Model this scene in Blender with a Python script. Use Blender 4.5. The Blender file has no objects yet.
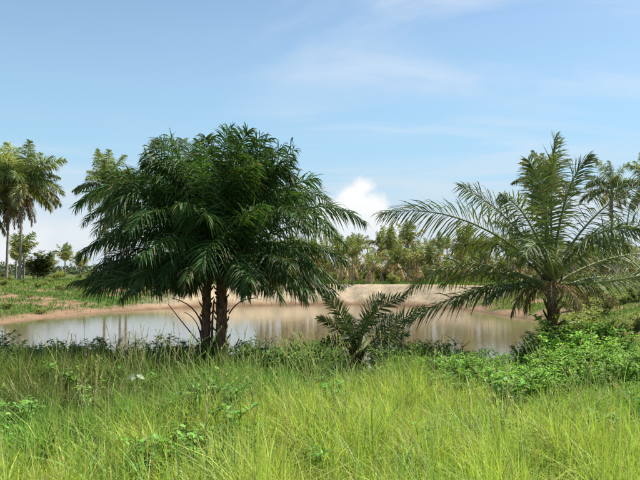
import bpy, math
import numpy as np
from mathutils import Vector, Matrix

# ---------------------------------------------------------------- camera
scene = bpy.context.scene
F_PX = 677.0                       # focal length in photo pixels (640 wide)
HORIZON = 272.0
CAM_H = 1.7
PITCH = math.atan((HORIZON - 240.0) / F_PX)
cam_d = bpy.data.cameras.new("camera")
cam_d.sensor_width = 36.0
cam_d.lens = F_PX / 640.0 * 36.0
cam_d.clip_start = 0.05
cam_d.clip_end = 12000.0
cam = bpy.data.objects.new("camera", cam_d)
scene.collection.objects.link(cam)
cam.location = (0, 0, CAM_H)
cam.rotation_euler = (math.pi / 2 + PITCH, 0, 0)
scene.camera = cam

# ---------------------------------------------------------------- sky and sun
SUN_EL = math.radians(52)
SUN_AZ = math.radians(64)          # from +Y (view direction) towards +X (right)
world = bpy.data.worlds.new("World")
scene.world = world
world.use_nodes = True
wt = world.node_tree
wt.nodes.clear()


def N(tree, kind, **kw):
    n = tree.nodes.new(kind)
    for k, v in kw.items():
        if k == 'inputs':
            for a, b in v.items():
                n.inputs[a].default_value = b
        else:
            setattr(n, k, v)
    return n


CIR_X, CIR_Y = 7.9, 12.42


def build_world():
    L = wt.links.new
    out = N(wt, 'ShaderNodeOutputWorld')
    bg = N(wt, 'ShaderNodeBackground')
    bg.inputs['Strength'].default_value = 0.09
    sky = N(wt, 'ShaderNodeTexSky')
    sky.sky_type = 'NISHITA'
    sky.sun_disc = False
    sky.sun_elevation = SUN_EL
    sky.sun_rotation = SUN_AZ
    sky.air_density = 1.0
    sky.dust_density = 0.5
    sky.ozone_density = 2.2
    sky.altitude = 50
    tc = N(wt, 'ShaderNodeTexCoord')
    sep = N(wt, 'ShaderNodeSeparateXYZ')
    L(tc.outputs['Generated'], sep.inputs[0])

    def M(op, a, b=None, c=None, clamp=False):
        m = N(wt, 'ShaderNodeMath', operation=op, use_clamp=clamp)
        for i, v in enumerate((a, b, c)):
            if v is None:
                continue
            if isinstance(v, (int, float)):
                m.inputs[i].default_value = v
            else:
                L(v, m.inputs[i])
        return m.outputs[0]

    def ramp(v, lo, hi):
        m = N(wt, 'ShaderNodeMapRange', interpolation_type='SMOOTHSTEP')
        L(v, m.inputs['Value'])
        m.inputs['From Min'].default_value = lo
        m.inputs['From Max'].default_value = hi
        return m.outputs['Result']

    def noise(vec, scale, detail, rough, dist=0.0):
        n = N(wt, 'ShaderNodeTexNoise', inputs={'Scale': scale, 'Detail': detail, 'Roughness': rough, 'Distortion': dist})
        L(vec, n.inputs['Vector'])
        return n.outputs['Fac']

    def mapped(loc, scale, rot=(0, 0, 0)):
        m = N(wt, 'ShaderNodeMapping')
        L(tc.outputs['Generated'], m.inputs['Vector'])
        m.inputs['Location'].default_value = loc
        m.inputs['Scale'].default_value = scale
        m.inputs['Rotation'].default_value = rot
        return m.outputs[0]
    x, y, z = sep.outputs
    # high thin cirrus, flat layer projection
    zc = M('MAXIMUM', z, 0.03)
    cx = M('DIVIDE', x, M('ADD', zc, 0.12))
    cy = M('DIVIDE', y, M('ADD', zc, 0.12))
    comb = N(wt, 'ShaderNodeCombineXYZ')
    L(cx, comb.inputs[0]); L(cy, comb.inputs[1])
    mp = N(wt, 'ShaderNodeMapping')
    L(comb.outputs[0], mp.inputs['Vector'])
    mp.inputs['Location'].default_value = (CIR_X, CIR_Y, 0)
    mp.inputs['Rotation'].default_value = (0, 0, math.radians(35))
    mp.inputs['Scale'].default_value = (1.0, 1.9, 1.0)
    c1 = noise(mp.outputs[0], 0.9, 7.0, 0.56, 0.9)
    c2 = noise(mp.outputs[0], 0.38, 2.0, 0.5, 0.0)
    cirrus = M('MULTIPLY', ramp(c1, 0.46, 0.74), ramp(c2, 0.40, 0.58))
    cirrus = M('MULTIPLY', cirrus, 0.62)
    # low streaky haze clouds near the horizon
    hv = noise(mapped((1.7, 2.2, 0.0), (2.2, 2.2, 26.0)), 1.5, 5.0, 0.55, 0.25)
    low = M('MULTIPLY', ramp(hv, 0.42, 0.68), M('SUBTRACT', 1.0, ramp(z, 0.06, 0.24)))
    low = M('MULTIPLY', low, 0.62)
    veil = M('MULTIPLY', M('SUBTRACT', 1.0, ramp(z, -0.02, 0.58)), 0.95)
    # cumulus: one tower beyond the far palms, lesser ones all round the horizon
    az = M('ARCTAN2', x, y)
    cv = N(wt, 'ShaderNodeCombineXYZ')
    L(az, cv.inputs[0]); L(z, cv.inputs[1])
    edge = noise(cv.outputs[0], 30.0, 5.0, 0.55, 0.1)
    edge = M('MULTIPLY', M('SUBTRACT', edge, 0.5), 0.034)
    edge2 = noise(cv.outputs[0], 9.0, 4.0, 0.5, 0.0)
    edge = M('ADD', edge, M('MULTIPLY', M('SUBTRACT', edge2, 0.5), 0.03))

    def blob(a0, z0, ra, rz):
        u = M('DIVIDE', M('SUBTRACT', az, a0), ra)
        v = M('DIVIDE', M('SUBTRACT', z, z0), rz)
        d = M('SQRT', M('ADD', M('MULTIPLY', u, u), M('MULTIPLY', v, v)))
        return M('MULTIPLY', M('SUBTRACT', 1.0, d), min(ra, rz))

    def pxdir(px, py):
        a = math.atan((px - 320) / F_PX)
        e = math.atan((HORIZON - py) / F_PX)
        return a, math.sin(e)
    s = None
    for (px, py, rx, ry) in ((366, 188, 15, 11), (355, 198, 22, 14), (346, 210, 36, 17), (372, 210, 19, 24),
                             (352, 232, 48, 24), (315, 222, 46, 20), (378, 236, 34, 22)):
        a0, z0 = pxdir(px, py)
        b = blob(a0, z0, rx / F_PX, ry / F_PX)
        s = b if s is None else M('MAXIMUM', s, b)
    tower = ramp(M('ADD', s, edge), -0.004, 0.014)
    tower = M('MULTIPLY', tower, M('ADD', 0.55, M('MULTIPLY', ramp(z, 0.05, 0.105), 0.45)))
    cum_n = noise(cv.outputs[0], 2.6, 5.0, 0.55, 0.1)
    cum_h = M('MULTIPLY', M('SUBTRACT', 1.0, ramp(z, 0.02, 0.11)), ramp(cum_n, 0.50, 0.66))
    cum = M('MAXIMUM', M('MULTIPLY', tower, 0.97), M('MULTIPLY', cum_h, 0.75))

    def mix(fac, a, b):
        m = N(wt, 'ShaderNodeMix', data_type='RGBA')
        L(fac, m.inputs['Factor'])
        L(a, m.inputs['A'])
        if isinstance(b, tuple):
            m.inputs['B'].default_value = b
        else:
            L(b, m.inputs['B'])
        return m.outputs['Result']
    col = sky.outputs[0]
    col = mix(veil, col, (2.75, 4.62, 5.95, 1))
    col = mix(cirrus, col, (4.8, 5.4, 6.2, 1))
    col = mix(low, col, (5.2, 5.4, 5.7, 1))
    base_haze = M('MULTIPLY', M('SUBTRACT', 1.0, ramp(z, -0.01, 0.19)), 0.85)
    col = mix(base_haze, col, (4.75, 5.0, 5.3, 1))
    col = mix(cum, col, (6.5, 6.5, 6.5, 1))
    L(col, bg.inputs['Color'])
    L(bg.outputs[0], out.inputs['Surface'])


build_world()
sun_d = bpy.data.lights.new("sun", 'SUN')
sun_d.energy = 4.8
sun_d.angle = math.radians(0.53)
sun_d.color = (1.0, 0.96, 0.90)
sun = bpy.data.objects.new("sun", sun_d)
scene.collection.objects.link(sun)
sv = Vector((math.cos(SUN_EL) * math.sin(SUN_AZ), math.cos(SUN_EL) * math.cos(SUN_AZ), math.sin(SUN_EL)))
sun.rotation_euler = sv.to_track_quat('Z', 'Y').to_euler()
sun.location = sv * 60

vs = scene.view_settings
vs.view_transform = 'Standard'
vs.look = 'None'
vs.exposure = 0.78
vs.gamma = 1.0
vs.use_curve_mapping = False
cy = scene.cycles
cy.max_bounces = 8
cy.diffuse_bounces = 3
cy.glossy_bounces = 3
cy.transmission_bounces = 5
cy.transparent_max_bounces = 8
cy.use_denoising = True
cy.sample_clamp_indirect = 6.0
cy.use_adaptive_sampling = False

# ---------------------------------------------------------------- helpers
CP, SP = math.cos(PITCH), math.sin(PITCH)


def at(px, py, Y):
    """point on the ray of a photo pixel, at ground distance Y"""
    u = (px - 320.0) / F_PX
    v = (240.0 - py) / F_PX
    d = np.array([u, CP - v * SP, SP + v * CP])
    return d * (Y / d[1]) + np.array([0, 0, CAM_H])


def lin(c):
    return tuple(c)


def mesh_from(name, V, F, tint=None, smooth=False):
    """V (n,3); F (m,4) or (m,3) int; tint (n,3) linear colour per vertex"""
    V = np.ascontiguousarray(V, dtype=np.float32)
    F = np.ascontiguousarray(F, dtype=np.int32)
    me = bpy.data.meshes.new(name)
    k = F.shape[1]
    me.vertices.add(len(V))
    me.vertices.foreach_set('co', V.ravel())
    me.loops.add(F.size)
    me.loops.foreach_set('vertex_index', F.ravel())
    me.polygons.add(len(F))
    me.polygons.foreach_set('loop_start', np.arange(0, F.size, k, dtype=np.int32))
    me.polygons.foreach_set('loop_total', np.full(len(F), k, dtype=np.int32))
    if smooth:
        me.polygons.foreach_set('use_smooth', np.ones(len(F), dtype=bool))
    if tint is not None:
        a = me.attributes.new('tint', 'FLOAT_COLOR', 'POINT')
        c = np.ones((len(V), 4), dtype=np.float32)
        c[:, :3] = np.clip(tint, 0, 1)
        a.data.foreach_set('color', c.ravel())
    me.update(calc_edges=True)
    return me


def link(name, me, mat=None, parent=None, label=None, cat=None, group=None, kind=None, loc=None):
    o = bpy.data.objects.new(name, me)
    scene.collection.objects.link(o)
    if me is not None and mat is not None and len(me.materials) == 0:
        me.materials.append(mat)
    if parent is not None:
        o.parent = parent
    if loc is not None:
        o.location = loc
    for k, v in (('label', label), ('category', cat), ('group', group), ('kind', kind)):
        if v:
            o[k] = v
    return o


def copy_tree(o, parent=None):
    c = o.copy()
    scene.collection.objects.link(c)
    c.parent = parent
    for ch in list(o.children):
        copy_tree(ch, c)
    return c


def unit(a):
    return a / np.maximum(np.linalg.norm(a, axis=-1, keepdims=True), 1e-9)


class Bag:
    """collects pieces into one mesh"""
    def __init__(self):
        self.V, self.F, self.T, self.n = [], [], [], 0

    def add(self, V, F, T):
        V = np.asarray(V, dtype=float)
        F = np.asarray(F, dtype=int)
        if F.shape[1] == 3:
            F = np.concatenate([F, F[:, 2:3]], axis=1)
        T = np.broadcast_to(np.asarray(T, dtype=float), V.shape)
        self.V.append(V); self.F.append(F + self.n); self.T.append(T); self.n += len(V)

    def mesh(self, name, smooth=False):
        V = np.concatenate(self.V); F = np.concatenate(self.F); T = np.concatenate(self.T)
        return mesh_from(name, V, F, T, smooth)


def tube(P, R, sides=6, tint=(.2, .2, .2), flat=1.0):
    """tube along points P with radii R; returns quads"""
    P = np.asarray(P, float); R = np.asarray(R, float)
    n = len(P)
    T = np.gradient(P, axis=0)
    T = unit(T)
    ref = np.array([0, 0, 1.0]) if abs(T[:, 2]).mean() < 0.8 else np.array([1.0, 0, 0])
    S = unit(np.cross(T, ref))
    U = np.cross(S, T)
    a = np.linspace(0, 2 * np.pi, sides, endpoint=False)
    V = P[:, None, :] + R[:, None, None] * (np.cos(a)[None, :, None] * S[:, None, :] + flat * np.sin(a)[None, :, None] * U[:, None, :])
    V = V.reshape(-1, 3)
    i = np.arange(n - 1)[:, None] * sides
    j = np.arange(sides)[None, :]
    j2 = (j + 1) % sides
    F = np.stack([i + j, i + j2, i + sides + j2, i + sides + j], axis=-1).reshape(-1, 4)
    return V, F, np.broadcast_to(np.asarray(tint, float), V.shape)


def vnoise(x, y, s, seed=0):
    """smooth value noise, vectorised"""
    r = np.random.default_rng(seed)
    tab = r.random((256, 256))
    x = np.asarray(x) * s + 61.3; y = np.asarray(y) * s + 17.7
    xi = np.floor(x).astype(int); yi = np.floor(y).astype(int)
    fx = x - xi; fy = y - yi
    fx = fx * fx * (3 - 2 * fx); fy = fy * fy * (3 - 2 * fy)
    g = lambda a, b: tab[a % 256, b % 256]
    return (g(xi, yi) * (1 - fx) + g(xi + 1, yi) * fx) * (1 - fy) + (g(xi, yi + 1) * (1 - fx) + g(xi + 1, yi + 1) * fx) * fy


def fbm(x, y, s, seed=0, oct=4):
    v = 0; a = 0.5; t = 0
    for k in range(oct):
        v = v + a * vnoise(x, y, s * 2 ** k, seed + k); t += a; a *= 0.5
    return v / t


def sstep(a, lo, hi):
    t = np.clip((a - lo) / (hi - lo), 0, 1)
    return t * t * (3 - 2 * t)


# ---------------------------------------------------------------- materials
def leaf_material(name, rough=0.45, trans=0.3, spec=0.35, vary=0.25, trans_tint=(1.25, 1.2, 0.55)):
    m = bpy.data.materials.new(name)
    m.use_nodes = True
    t = m.node_tree
    t.nodes.clear()
    L = t.links.new
    out = N(t, 'ShaderNodeOutputMaterial')
    at_ = N(t, 'ShaderNodeAttribute', attribute_name='tint')
    oi = N(t, 'ShaderNodeObjectInfo')
    mr = N(t, 'ShaderNodeMapRange')
    L(oi.outputs['Random'], mr.inputs['Value'])
    mr.inputs['To Min'].default_value = 1 - vary
    mr.inputs['To Max'].default_value = 1 + vary
    mul = N(t, 'ShaderNodeVectorMath', operation='SCALE')
    L(at_.outputs['Color'], mul.inputs[0]); L(mr.outputs[0], mul.inputs['Scale'])
    geo = N(t, 'ShaderNodeTexCoord')
    nz = N(t, 'ShaderNodeTexNoise', inputs={'Scale': 14.0, 'Detail': 2.0})
    L(geo.outputs['Object'], nz.inputs['Vector'])
    mr2 = N(t, 'ShaderNodeMapRange')
    L(nz.outputs['Fac'], mr2.inputs['Value'])
    mr2.inputs['From Min'].default_value = 0.3; mr2.inputs['From Max'].default_value = 0.7
    mr2.inputs['To Min'].default_value = 0.82; mr2.inputs['To Max'].default_value = 1.18
    mul2 = N(t, 'ShaderNodeVectorMath', operation='SCALE')
    L(mul.outputs[0], mul2.inputs[0]); L(mr2.outputs[0], mul2.inputs['Scale'])
    p = N(t, 'ShaderNodeBsdfPrincipled')
    L(mul2.outputs[0], p.inputs['Base Color'])
    p.inputs['Roughness'].default_value = rough
    p.inputs['Specular IOR Level'].default_value = spec
    tr = N(t, 'ShaderNodeBsdfTranslucent')
    tm = N(t, 'ShaderNodeVectorMath', operation='MULTIPLY')
    L(mul2.outputs[0], tm.inputs[0]); tm.inputs[1].default_value = trans_tint
    L(tm.outputs[0], tr.inputs['Color'])
    mx = N(t, 'ShaderNodeMixShader')
    mx.inputs[0].default_value = trans
    L(p.outputs[0], mx.inputs[1]); L(tr.outputs[0], mx.inputs[2])
    L(mx.outputs[0], out.inputs['Surface'])
    return m


def bark_material(name, scale=18.0, bump=0.5):
    m = bpy.data.materials.new(name)
    m.use_nodes = True
    t = m.node_tree
    L = t.links.new
    p = t.nodes['Principled BSDF']
    at_ = N(t, 'ShaderNodeAttribute', attribute_name='tint')
    tc = N(t, 'ShaderNodeTexCoord')
    mp = N(t, 'ShaderNodeMapping')
    mp.inputs['Scale'].default_value = (1, 1, 0.35)
    L(tc.outputs['Object'], mp.inputs['Vector'])
    nz = N(t, 'ShaderNodeTexNoise', inputs={'Scale': scale, 'Detail': 5.0, 'Roughness': 0.65})
    L(mp.outputs[0], nz.inputs['Vector'])
    mr = N(t, 'ShaderNodeMapRange')
    L(nz.outputs['Fac'], mr.inputs['Value'])
    mr.inputs['From Min'].default_value = 0.3; mr.inputs['From Max'].default_value = 0.7
    mr.inputs['To Min'].default_value = 0.45; mr.inputs['To Max'].default_value = 1.5
    mul = N(t, 'ShaderNodeVectorMath', operation='SCALE')
    L(at_.outputs['Color'], mul.inputs[0]); L(mr.outputs[0], mul.inputs['Scale'])
    L(mul.outputs[0], p.inputs['Base Color'])
    p.inputs['Roughness'].default_value = 0.9
    p.inputs['Specular IOR Level'].default_value = 0.15
    b = N(t, 'ShaderNodeBump', inputs={'Strength': bump, 'Distance': 0.03})
    L(nz.outputs['Fac'], b.inputs['Height'])
    L(b.outputs[0], p.inputs['Normal'])
    return m


MAT_PALM = leaf_material('palm_leaf', rough=0.5, trans=0.28, spec=0.22, vary=0.25)
MAT_FAR = leaf_material('far_palm_leaf', rough=0.5, trans=0.28, spec=0.3, vary=0.22)
MAT_GRASS = leaf_material('grass_blade', rough=0.55, trans=0.36, spec=0.2, vary=0.0, trans_tint=(1.05, 1.15, 0.6))
MAT_WEED = leaf_material('weed_leaf', rough=0.6, trans=0.36, spec=0.2, vary=0.25)
MAT_BARK = bark_material('palm_bark')
MAT_STEM = bark_material('green_stem', 30.0, 0.2)


def ground_material():
    m = bpy.data.materials.new('ground_soil_and_turf')
    m.use_nodes = True
    t = m.node_tree
    L = t.links.new
    p = t.nodes['Principled BSDF']
    at_ = N(t, 'ShaderNodeAttribute', attribute_name='tint')
    tc = N(t, 'ShaderNodeTexCoord')
    n1 = N(t, 'ShaderNodeTexNoise', inputs={'Scale': 1.3, 'Detail': 8.0, 'Roughness': 0.68})
    L(tc.outputs['Object'], n1.inputs['Vector'])
    n2 = N(t, 'ShaderNodeTexNoise', inputs={'Scale': 9.0, 'Detail': 6.0, 'Roughness': 0.7})
    L(tc.outputs['Object'], n2.inputs['Vector'])
    mr = N(t, 'ShaderNodeMapRange')
    L(n1.outputs['Fac'], mr.inputs['Value'])
    mr.inputs['From Min'].default_value = 0.3; mr.inputs['From Max'].default_value = 0.7
    mr.inputs['To Min'].default_value = 0.75; mr.inputs['To Max'].default_value = 1.25
    mr2 = N(t, 'ShaderNodeMapRange')
    L(n2.outputs['Fac'], mr2.inputs['Value'])
    mr2.inputs['From Min'].default_value = 0.3; mr2.inputs['From Max'].default_value = 0.7
    mr2.inputs['To Min'].default_value = 0.8; mr2.inputs['To Max'].default_value = 1.2
    mm = N(t, 'ShaderNodeMath', operation='MULTIPLY')
    L(mr.outputs[0], mm.inputs[0]); L(mr2.outputs[0], mm.inputs[1])
    mul = N(t, 'ShaderNodeVectorMath', operation='SCALE')
    L(at_.outputs['Color'], mul.inputs[0]); L(mm.outputs[0], mul.inputs['Scale'])
    L(mul.outputs[0], p.inputs['Base Color'])
    p.inputs['Roughness'].default_value = 0.95
    p.inputs['Specular IOR Level'].default_value = 0.1
    b = N(t, 'ShaderNodeBump', inputs={'Strength': 0.8, 'Distance': 0.12})
    L(n2.outputs['Fac'], b.inputs['Height'])
    L(b.outputs[0], p.inputs['Normal'])
    return m


def water_material():
    m = bpy.data.materials.new('muddy_water')
    m.use_nodes = True
    t = m.node_tree
    L = t.links.new
    p = t.nodes['Principled BSDF']
    p.inputs['Base Color'].default_value = (0.15, 0.112, 0.06, 1)
    p.inputs['Roughness'].default_value = 0.04
    p.inputs['IOR'].default_value = 1.34
    tc = N(t, 'ShaderNodeTexCoord')
    mp = N(t, 'ShaderNodeMapping')
    mp.inputs['Scale'].default_value = (1.0, 1.6, 1.0)
    L(tc.outputs['Object'], mp.inputs['Vector'])
    n1 = N(t, 'ShaderNodeTexNoise', inputs={'Scale': 5.0, 'Detail': 3.0, 'Roughness': 0.5})
    L(mp.outputs[0], n1.inputs['Vector'])
    b = N(t, 'ShaderNodeBump', inputs={'Strength': 0.055, 'Distance': 0.05})
    L(n1.outputs['Fac'], b.inputs['Height'])
    L(b.outputs[0], p.inputs['Normal'])
    return m


# ---------------------------------------------------------------- terrain
WATER_Z = -0.8
POND = np.array([(-20, 16.5), (-17.5, 24), (-15.6, 31), (-14.3, 37), (-12.5, 43), (-9, 48), (-4, 51), (1, 52), (5.5, 51),
                 (9.0, 46), (10.2, 40), (10.9, 35), (11.2, 31), (10.8, 27), (8.6, 21.6), (4.6, 17.6), (0.5, 16.2), (-4, 15.6), (-9, 15.2), (-15, 14.6)], float)


def smooth_poly(P, k=6):
    out = []
    n = len(P)
    for i in range(n):
        p0, p1, p2, p3 = P[i - 1], P[i], P[(i + 1) % n], P[(i + 2) % n]
        for j in range(k):
            t = j / k
            out.append(0.5 * ((2 * p1) + (-p0 + p2) * t + (2 * p0 - 5 * p1 + 4 * p2 - p3) * t * t + (-p0 + 3 * p1 - 3 * p2 + p3) * t ** 3))
    return np.array(out)


SHORE = smooth_poly(POND)


def pond_sd(x, y):
    """signed distance to the shore line, positive on land"""
    x = np.asarray(x, float); y = np.asarray(y, float)
    shp = x.shape
    x = x.ravel(); y = y.ravel()
    d = np.full(x.shape, 1e9); inside = np.zeros(x.shape, bool)
    n = len(SHORE)
    for i in range(n):
        a = SHORE[i]; b = SHORE[(i + 1) % n]
        ab = b - a
        t = np.clip(((x - a[0]) * ab[0] + (y - a[1]) * ab[1]) / (ab @ ab), 0, 1)
        d = np.minimum(d, (x - a[0] - t * ab[0]) ** 2 + (y - a[1] - t * ab[1]) ** 2)
        c = ((a[1] > y) != (b[1] > y)) & (x < (b[0] - a[0]) * (y - a[1]) / (b[1] - a[1] + 1e-12) + a[0])
        inside ^= c
    d = np.sqrt(d)
    return np.where(inside, -d, d).reshape(shp)


def dam_mask(x, y):
    return sstep(y, 44, 49) * sstep(x, -15, -9) * (1 - sstep(x, 22, 32))


def terrain(x, y, want_d=False):
    x = np.asarray(x, float); y = np.asarray(y, float)
    d = pond_sd(x, y)
    far = sstep(y, 16, 48)
    top = 0.7 * far + 0.0
    W = 6.6 + 11.4 * sstep(-x, 8, 13) * sstep(y, 20, 34) + 3.4 * sstep(x, 4, 12) * sstep(y, 18, 28)
    dm = dam_mask(x, y)
    W = W * (1 - dm) + 3.9 * dm
    wob = (fbm(x, y, 0.35, 5) - 0.5)
    u = np.clip(d / W, 0, 1)
    prof = 1 - (1 - u) ** 1.7
    prof = prof * (1 - dm) + np.clip(u * 1.02, 0, 1) * dm
    gully = (vnoise(x, y * 0.12, 1.1, 14) - 0.5) * 0.34 + (vnoise(x, y * 0.2, 2.6, 15) - 0.5) * 0.16
    z_out = WATER_Z + (top - WATER_Z) * np.where(d > 0, prof, 0) + np.clip(d, 0, 1) * wob * (0.22 - 0.205 * dm)
    z_out = z_out + dm * gully * np.clip(4 * u * (1 - u), 0, 1) * (d > 0)
    # soft mounds further out
    z_out = z_out + sstep(d, 10, 60) * (fbm(x, y, 0.03, 9) - 0.5) * 0.5 * sstep(y, 40, 80)
    z_in = WATER_Z - np.minimum(0.9, 0.3 * -d) - 0.02
    z = np.where(d > 0, z_out, z_in)
    z = z - 0.05 * (1 - sstep(d, 0, .4)) * (d > 0)
    return (z, d) if want_d else z


def gz(x, y):
    return float(terrain(np.array([x]), np.array([y]))[0])


GREEN_TURF = np.array([0.085, 0.125, 0.028])
DRY_TURF = np.array([0.13, 0.12, 0.045])
RED_SOIL = np.array([0.28, 0.18, 0.105])
PALE_SAND = np.array([0.43, 0.34, 0.22])
MUD = np.array([0.15, 0.095, 0.05])


def soil_masks(x, y, z, d):
    dm = dam_mask(x, y)
    sand = dm * (1 - sstep(d, 4.2, 5.0)) * sstep(d + 0.9 * (fbm(x, y, .5, 33) - .5), 0.35, 0.9)
    n = fbm(x, y, 0.16, 21); n2 = fbm(x * 0.45, y * 1.3, 0.3, 31)
    shore_w = 0.45 + 0.8 * sstep(-x, 7, 12) * sstep(y, 22, 32) + 0.5 * (y > 25)
    soil = (1 - sstep(d + (n2 - 0.5) * 3.0, shore_w * 0.6, shore_w * 1.3)) * sstep(y, 19, 24)
    patch = sstep(n2 + 0.5 * (vnoise(x, y, 2.1, 8) - .5), 0.60, 0.72) * sstep(y, 20, 26) * (1 - sstep(d, 14, 20)) * 0.95
    soil = np.clip(np.maximum(soil, patch), 0, 1)
    return sand, soil, n


def build_ground():
    # spacing grows with distance; one sheet to the horizon
    ys = np.concatenate([np.linspace(-30, 0, 10, endpoint=False), np.linspace(0, 24, 70, endpoint=False), np.linspace(24, 80, 130, endpoint=False),
                         80 + np.geomspace(1, 5920, 46) - 1])
    xr = np.concatenate([np.linspace(0, 24, 96, endpoint=False), np.linspace(24, 60, 36, endpoint=False), 60 + np.geomspace(1, 4000, 34) - 1])
    xs = np.concatenate([-xr[:0:-1], xr])
    X, Y = np.meshgrid(xs, ys)
    Z, D = terrain(X, Y, True)
    V = np.stack([X, Y, Z], -1).reshape(-1, 3)
    ny, nx = X.shape
    i = np.arange(ny - 1)[:, None] * nx; j = np.arange(nx - 1)[None, :]
    F = np.stack([i + j, i + j + 1, i + nx + j + 1, i + nx + j], -1).reshape(-1, 4)
    sand, soil, n = soil_masks(X, Y, Z, D)
    n3 = sstep(n, 0.4, 0.62)[..., None]
    c = GREEN_TURF * (1 - n3) + DRY_TURF * n3
    sv_ = np.clip(soil, 0, 1)[..., None]
    rs = RED_SOIL * (0.8 + 0.5 * fbm(X, Y, 0.8, 77)[..., None])
    c = c * (1 - sv_) + rs * sv_
    sa = np.clip(sand, 0, 1)[..., None]
    band = 0.86 + 0.28 * vnoise(X * 0.08, Z * 14.0, 1.0, 41)[..., None]
    c = c * (1 - sa) + PALE_SAND * band * sa
    wet = (1 - sstep(D, 0.0, 0.5))[..., None]
    c = c * (1 - wet) + MUD * wet
    me = mesh_from('ground', V, F, c.reshape(-1, 3), smooth=True)
    link('ground', me, ground_material(), kind='structure')
    # water sheet, a little wider than the shore line
    bx = np.linspace(-24, 14, 39); by = np.linspace(12.5, 54, 42)
    BX, BY = np.meshgrid(bx, by)
    V = np.stack([BX, BY, np.full_like(BX, WATER_Z)], -1).reshape(-1, 3)
    ny, nx = BX.shape
    i = np.arange(ny - 1)[:, None] * nx; j = np.arange(nx - 1)[None, :]
    F = np.stack([i + j, i + j + 1, i + nx + j + 1, i + nx + j], -1).reshape(-1, 4)
    keep = (pond_sd(V[:, 0], V[:, 1]) < 1.6)
    F = F[keep[F].any(axis=1)]
    used = np.unique(F); remap = np.full(len(V), -1); remap[used] = np.arange(len(used))
    link('pond_water', mesh_from('pond_water', V[used], remap[F], smooth=True), water_material(), kind='structure')


build_ground()


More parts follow.
